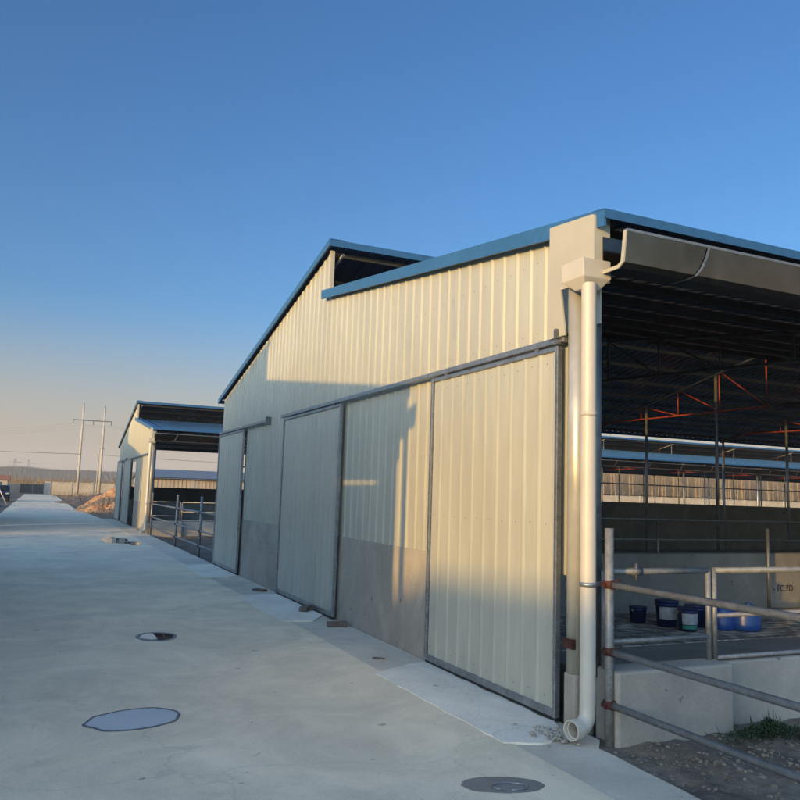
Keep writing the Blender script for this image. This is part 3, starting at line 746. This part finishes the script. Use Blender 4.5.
# weed and a reddish stone
wd = MB(); rnd = random.Random(3)
wc = Vector((1.27, 4.22, gapz(1.3, 4.2)))
for k in range(2600):
    a = rnd.uniform(0, 6.28); rr = abs(rnd.gauss(0, .15)); b0 = wc + Vector((math.cos(a) * rr * 1.5, math.sin(a) * rr * .55, 0))
    b0.z += rnd.uniform(0, .11) * max(0, 1 - rr / .26); up_ = rnd.random() < .03
    ln = Vector((rnd.gauss(0, 1), rnd.gauss(0, 1), abs(rnd.gauss(.2, .7)))).normalized() * rnd.uniform(.012, .035)
    if up_: ln = Vector((rnd.gauss(0, .02), rnd.gauss(0, .02), rnd.uniform(.05, .11)))
    wv = Vector((rnd.uniform(-1, 1), rnd.uniform(-1, 1), rnd.uniform(-.5, .5))).normalized() * rnd.uniform(.004, .010) * (.4 if up_ else 1)
    wd.face([b0, b0 + ln * .5 + wv, b0 + ln, b0 + ln * .5 - wv])
tag(wd.build('weed', M['leaf']), 'low dark green weed growing at the corner of the concrete curb', 'weed')
o = brick((1.52, 4.07, gapz(1.52, 4.07)), .5, 'reddish broken brick beside the green weed', (.13, .08, .06), .4)

# ------------------------------------------------------------------ soil mound beyond the second barn
def mound(cx, cy, rx_, ry_, h_, name, label, material, seed, n1=120):
    g = MB(); n2 = n1
    for j in range(n2 + 1):
        for i in range(n1 + 1):
            u = -1.2 + 2.4 * i / n1; v = -1.2 + 2.4 * j / n2
            r = math.hypot(u, v) * (1 + .25 * noise.noise(Vector((u * 1.5, v * 1.5, seed))))
            z = h_ * max(0, 1 - r) ** .9
            x, y = cx + u * rx_, cy + v * ry_
            e = min(1, z / .3)
            p = Vector((x, y, seed))
            z += e * (.14 * h_ * noise.noise(p * 1.1) + .09 * h_ * abs(noise.noise(p * 2.6)) + .07 * h_ * abs(noise.noise(p * 6)))
            g.v.append((x, y, max(z, -.3) - .12 + (0 if r < 1 else -.15)))
    for j in range(n2):
        for i in range(n1): a = j * (n1 + 1) + i; g.f.append((a, a + 1, a + n1 + 2, a + n1 + 1))
    return tag(g.build(name, material), label, 'soil heap')
mound(1.55, 54, 2.7, 4.2, 1.95, 'soil_mound', 'orange heap of dug soil beyond the second barn', M['mound'], 3.3)
mound(-1.2 + 3.2, 78, 4.0, 9, 1.0, 'soil_mound', 'low dark brown soil bank beside the far end of the road', M['dirt'], 8.1, 80)
mound(-7.4, 62, 1.6, 9, .5, 'soil_mound', 'low dark soil bank on the left verge of the road', M['dirt'], 5.1, 80)
# clods on the mound
cl = MB(); rnd = random.Random(12)
for k in range(420):
    a = rnd.uniform(0, 6.28); r = rnd.uniform(.2, 1.05); x = 1.55 + 2.7 * r * math.cos(a); y = 54 + 4.0 * r * math.sin(a) - .6
    pebble(cl, x, y, max(.0, 1.7 * (1 - r)) , rnd.uniform(.03, .09), rnd)
tag(cl.build('clods', M['mound']), 'crumbled clods lying over the orange soil heap', 'clods', kind='stuff')
# dead shrubs on top of the mound
def twig_shrub(loc, h_, n_, label, seed, name='dead_shrub', cat='shrub'):
    q = MB(); rnd = random.Random(seed)
    for k in range(n_):
        a = rnd.uniform(0, 6.28); e = rnd.uniform(.5, 1.4)
        dd = Vector((math.cos(a) * math.cos(e), math.sin(a) * math.cos(e), math.sin(e))) * h_ * rnd.uniform(.5, 1)
        q.tube([(0, 0, -.1), tuple(dd * .5 + Vector((0, 0, .02))), tuple(dd)], [.02, .012, .005], 4)
        for j in range(4):
            s_ = dd * rnd.uniform(.4, .9); q.tube([tuple(s_), tuple(s_ + Vector((rnd.gauss(0, .2), rnd.gauss(0, .2), rnd.uniform(.05, .3))) * h_)], .005, 3)
    return tag(q.build(name, M['reed'], loc=loc), label, cat)
twig_shrub((1.25, 55.5, 1.55), .9, 10, 'dead twiggy shrub sticking out of the top of the soil heap', 1)
twig_shrub((2.7, 56.0, 1.2), .8, 12, 'lower dead shrub on the right shoulder of the soil heap', 2)

# ------------------------------------------------------------------ road end: gate, pillar, perimeter wall
t = empty('road_gate', (0, 136, 0))
for a, b_ in ((-6.1, -4.35), (-4.3, -2.75)):
    q = MB(); q.box(a, b_, -.03, .03, .08, 1.5); q.build('gate_leaf', M['gate'], t)
tag(t, 'dark green double gate closing the far end of the road', 'gate')
t = MB().box(-2.70, -1.85, 135.6, 136.4, -.2, 2.0).build('gate_pillar', M['polecon']); tag(t, 'pale sunlit pillar right of the dark road gate', 'pillar')

def perimeter(x0, x1, y, h_, gap, label, rot=0, panel_m='perim'):
    t = empty('perimeter_wall', (0, y, 0)); n_ = 0
    MB().box(x0, x1, -.08, .08, -.2, h_).build('wall_panel', M[panel_m], t)
    MB().box(x0, x1, -.12, .12, h_, h_ + .07).build('coping', M['polecon'], t)
    x = x0
    while x <= x1 and n_ < 95: MB().box(x - .15, x + .15, -.16, .15, -.2, h_ + .12).build('pilaster', M['polecon'], t); x += gap; n_ += 1
    return tag(t, label, 'wall')
perimeter(-1.8, 44, 146, 1.95, 3.4, 'long tan perimeter wall with pilasters behind the soil field')
perimeter(44.2, 190, 86, 2.45, 4.0, 'tan perimeter wall seen through the nearest barn below the bare trees')
perimeter(-60, -6.2, 136.3, 1.5, 3.4, 'darker perimeter wall left of the road gate', panel_m='wallcon')

# ------------------------------------------------------------------ long shed behind the second barn
t = empty('long_shed', (0, 72, 0))
q = MB(); ribbed_ = []
for x in [5.2 + k * .35 for k in range(100)]:
    q.box(x, x + .29, -.03, .0, 0, 2.5); q.box(x + .29, x + .35, -.07, .0, 0, 2.5)
q.build('wall', M['shedwall'], t)
q = MB(); q.prism([(-.5, 2.50), (5.5, 3.35), (11.5, 2.50), (11.5, 2.42), (5.5, 3.27), (-.5, 2.42)], 'x', 4.9, 40.6); q.build('roof', M['shedroof'], t)
q = MB(); q.prism([(0.1, 0), (10.9, 0), (10.9, 2.45), (5.5, 3.2), (0.1, 2.45)], 'x', 5.1, 5.2); q.build('end_wall', M['shedwall'], t)
for x in (8.9, 13.5, 18): MB().box(x - .18, x + .18, -.085, -.07, 0, 2.5).build('wall_post', M['polecon'], t)
tag(t, 'long tan shed with a grey roof seen between the barns', 'shed')

# ------------------------------------------------------------------ power line
def wire(a, b_, sag, name, label, r=.02):
    a, b_ = Vector(a), Vector(b_); pts = []
    for k in range(25):
        u = k / 24; p = a.lerp(b_, u); p.z -= 4 * sag * u * (1 - u); pts.append(tuple(p))
    return tag(MB().tube(pts, r, 5).build(name, M['galvdark']), label, 'cable', 'overhead cables')
t = empty('power_pole', (3.4, 130, 0))
for x, h_ in ((-1.5, 13.8), (1.6, 13.55)): MB().tube([(x, 0, -.5), (x, 0, h_)], [.22, .13], 14).build('pole', M['polecon'], t)
MB().box(-2.95, 2.75, -.20, -.12, 11.45, 11.60).build('crossarm', M['galvdark'], t)
for x in (-2.85, 0.05, 2.65):
    q = MB().tube([(x, -.16, 11.45), (x, -.16, 10.95)], .02, 6)
    for z in (11.35, 11.25, 11.15, 11.05, 10.95): q.tube([(x, -.16, z - .02), (x, -.16, z + .02)], .09, 10)
    q.build('insulator', M['gate'], t)
for x, z in ((-1.5, 13.85), (1.6, 13.6)): MB().tube([(x, 0, z - .3), (x, 0, z + .35)], .05, 8).build('spike', M['galvdark'], t)
for x in (-1.5, 1.6): MB().tube([(x, 0, 6.3), (x, -.3, 6.3)], .05, 6).build('bracket', M['galvdark'], t)
tag(t, 'H-frame power pole of two pale concrete masts joined by a crossarm', 'power pole')
wire((-90, 133, 7.5), (1.9, 129.7, 6.3), .6, 'overhead_cable', 'low cable running left from the power pole', .03)
wire((5.0, 129.7, 6.3), (95, 128, 6.6), .6, 'overhead_cable', 'low cable running right from the power pole', .03)
for i, x in enumerate((-2.85, .05, 2.65)):
    w_ = ('left', 'middle', 'right')[i]
    wire((3.4 + x, 129.84, 10.9), (-160 + x, 300, 12), 4, 'overhead_cable', 'high cable leaving the %s insulator towards the far left' % w_, .008)
    wire((3.4 + x, 129.84, 10.9), (170 + x, 128, 12), 3, 'overhead_cable', 'high cable from the %s insulator passing over the barns' % w_, .008)
t = empty('street_lamp', (4.45, 128, 0))
MB().tube([(0, 0, 0), (0, 0, 6.9), (.05, 0, 7.15), (.2, 0, 7.3), (.45, 0, 7.32)], [.09, .07, .06, .05, .05], 10).build('post', M['polecon'], t)
MB().box(.35, .85, -.12, .12, 7.24, 7.34).build('lamp_head', M['galvdark'], t, bevel=.03)
tag(t, 'slim street lamp with curved arm between the two masts', 'street lamp')
# far lattice pylons
def pylon(x, y, h_, label):
    t = empty('pylon', (x, y, 0)); q = MB()
    for sx_ in (-1, 1):
        for sy_ in (-1, 1): q.tube([(sx_ * 3, sy_ * 3, 0), (sx_ * .5, sy_ * .5, h_)], .16, 4)
    for k in range(6):
        z0, z1 = h_ * k / 6, h_ * (k + 1) / 6; r0, r1 = 3 - 2.5 * k / 6, 3 - 2.5 * (k + 1) / 6
        q.tube([(-r0, -r0, z0), (r1, -r1, z1)], .1, 4); q.tube([(r0, -r0, z0), (-r1, -r1, z1)], .1, 4)
    q.build('mast', M['galvdark'], t); a = MB()
    for z in (h_ * .72, h_ * .86): a.tube([(-6, 0, z), (6, 0, z)], .16, 4)
    a.build('arm', M['galvdark'], t)
    return tag(t, label, 'pylon', 'far lattice pylons')
pylon(-24, 800, 24, 'faint lattice pylon on the horizon, left one of two')
pylon(-13, 820, 24, 'faint lattice pylon on the horizon, right one of two')

# ------------------------------------------------------------------ left verge: car, hut, leaning pole
t = empty('parked_car', (-6.75, 80, 0), R_(4))
bd = MB(); prof = [(-2.1, .32), (-2.15, .75), (-1.9, .86), (-1.2, .92), (-.75, 1.38), (.75, 1.42), (1.45, .96), (2.05, .82), (2.15, .5), (2.1, .30)]
bd.prism([(y, z) for y, z in prof], 'x', -.82, .82); bd.build('body', M['carpaint'], t, bevel=.07)
for s_ in (-1, 1):
    MB().prism([(-1.1, .95), (-.70, 1.32), (.70, 1.35), (1.28, .98)], 'x', s_ * .80, s_ * .828).build('side_window', M['glassdark'], t)
    for y in (-1.35, 1.35):
        o = MB().tube([(s_ * .66, y, .32), (s_ * .86, y, .32)], .32, 20).build('wheel', M['rubber'], t)
        MB().tube([(s_ * .855, y, .32), (s_ * .87, y, .32)], .17, 14).build('rim', M['galv'], o)
    MB().box(s_ * .62 - .13, s_ * .62 + .13, -2.17, -2.10, .60, .74).build('headlight', M['lamp'], t, bevel=.02)
MB().prism([(-1.14, .97), (-.78, 1.34), (-.83, 1.36), (-1.20, .99)], 'x', -.68, .68).build('windscreen', M['glassdark'], t)
tag(t, 'dark navy car parked on the left verge near the end of the road', 'car')
t = empty('brick_hut', (-9.6, 132, 0))
MB().box(-2.2, 1.9, -2, 2, 0, 2.0).build('wall', M['hutwall'], t)
MB().prism([(-2.3, 2.0), (2.3, 2.0), (0, 2.75)], 'x', -2.5, 2.2).build('roof', M['tiles'], t)
MB().box(.4, 1.2, -2.03, -2.0, 0, 1.7).build('door', M['gate'], t)
tag(t, 'small hut with an orange tiled roof left of the road gate', 'hut')
q = MB().tube([(-5.45, 62, 0), (-6.25, 62.5, 1.55)], .035, 8).build('leaning_pole', M['pvc']); tag(q, 'white pole leaning over the left edge of the road', 'pole')

# ------------------------------------------------------------------ vegetation
def tri(q, p, u, v): q.v += [tuple(p), tuple(p + u), tuple(p + v)]; i = len(q.v) - 3; q.f.append((i, i + 1, i + 2))
# bare poplar wood behind the tan wall
q = MB(); rnd = random.Random(21)
for k in range(620):
    x = rnd.uniform(44, 230); y = 92 + abs(rnd.gauss(0, 22)); h_ = rnd.uniform(7, 12); base = Vector((x, y, 0))
    lean = Vector((rnd.gauss(0, .3), rnd.gauss(0, .3), h_)); q.tube([tuple(base), tuple(base + lean * .5), tuple(base + lean)], [.12, .08, .02], 4, caps=False)
    for j in range(34):
        u = rnd.uniform(.12, .98); p = base + lean * u; a = rnd.uniform(0, 6.28); ln_ = rnd.uniform(.8, 2.4) * (1.15 - u)
        dv = Vector((math.cos(a) * .6, math.sin(a) * .6, 1.0)).normalized() * ln_ * 1.4; wv = Vector((math.sin(a), -math.cos(a), 0)) * rnd.uniform(.03, .06)
        tri(q, p, wv, dv); p2 = p + dv * .5; a2 = a + rnd.uniform(-1, 1); tri(q, p2, wv * .7, Vector((math.cos(a2), math.sin(a2), .9)) * ln_ * .5)
tag(q.build('bare_woods', M['bark']), 'bare brown winter trees behind the tan wall', 'woods', kind='stuff')
# far treeline and dry scrub in front of it
def mass(name, x0, x1, y0, depth, h0, h1, n_, material, label, seed, wid=1.0, asp=1.0):
    q = MB(); rnd = random.Random(seed)
    for k in range(n_):
        x = rnd.uniform(x0, x1); y = y0 + rnd.uniform(0, depth)
        hh = (h0 + (h1 - h0) * rnd.random()) * (1 + .12 * noise.noise(Vector((x * .03, 0, seed))))
        if rnd.random() < .75: z = rnd.uniform(0, hh)
        else: z = hh * rnd.uniform(.8, 1)
        s_ = wid * rnd.uniform(.6, 1.4); p = Vector((x, y, z - s_ * .5))
        a = rnd.uniform(0, 3.14)
        if asp < 1:
            hx = s_ * asp; tall = s_ * rnd.uniform(1.5, 3.2)
            z_ = min(p.z, hh - tall * .6)
            q.v += [(x - hx, y, z_), (x + hx, y, z_ + rnd.uniform(-.2, .2)), (x + rnd.gauss(0, .25) * tall, y + rnd.uniform(-.3, .3), z_ + tall)]
            i = len(q.v) - 3; q.f.append((i, i + 1, i + 2)); continue
        q.v += [tuple(p + Vector((-math.cos(a) * s_, -math.sin(a) * s_, 0))), tuple(p + Vector((math.cos(a) * s_, math.sin(a) * s_, rnd.uniform(-.3, .3) * s_))), tuple(p + Vector((rnd.uniform(-.5, .5) * s_, rnd.uniform(-.5, .5) * s_, s_ * rnd.uniform(.8, 1.8))))]
        i = len(q.v) - 3; q.f.append((i, i + 1, i + 2))
    return tag(q.build(name, material), label, 'vegetation', kind='stuff')
mass('far_woods', -70, 150, 600, 40, 10.0, 10.6, 60000, M['pine'], 'dark treeline along the horizon left of the barns', 31, 1.6, .35)
mass('far_woods', 440, 800, 600, 40, 9.5, 10.9, 16000, M['pine'], 'dark treeline glimpsed through the barns', 32, 2.6, .5)
mass('brown_thicket', 50, 240, 100, 90, 5, 10.5, 110000, M['bark'], 'brown thicket behind the bare trees', 33, .75, .05)
mass('dry_scrub', -60, 60, 150, 30, 1.3, 2.5, 22000, M['reed'], 'dry brown scrub between the tan wall and the far trees', 41, .45, .12)
mass('field_scrub', -2.0, 40, 96, 38, .2, .7, 2600, M['reed'], 'dry weeds over the soil field', 43, .16, .12)

# ------------------------------------------------------------------ evening haze over the plain
hm = bpy.data.materials.new('haze_air'); hm.use_nodes = True
nt_ = hm.node_tree; nt_.nodes.clear()
ou = nt_.nodes.new('ShaderNodeOutputMaterial'); pv = nt_.nodes.new('ShaderNodeVolumePrincipled')
pv.inputs['Color'].default_value = (.86, .88, .92, 1); pv.inputs['Density'].default_value = .0006; pv.inputs['Anisotropy'].default_value = .0
nt_.links.new(pv.outputs[0], ou.inputs['Volume'])
tag(MB().box(-900, 900, -400, 1000, -2.2, 34).build('haze', hm), 'thin evening haze over the plain', 'haze', kind='stuff')
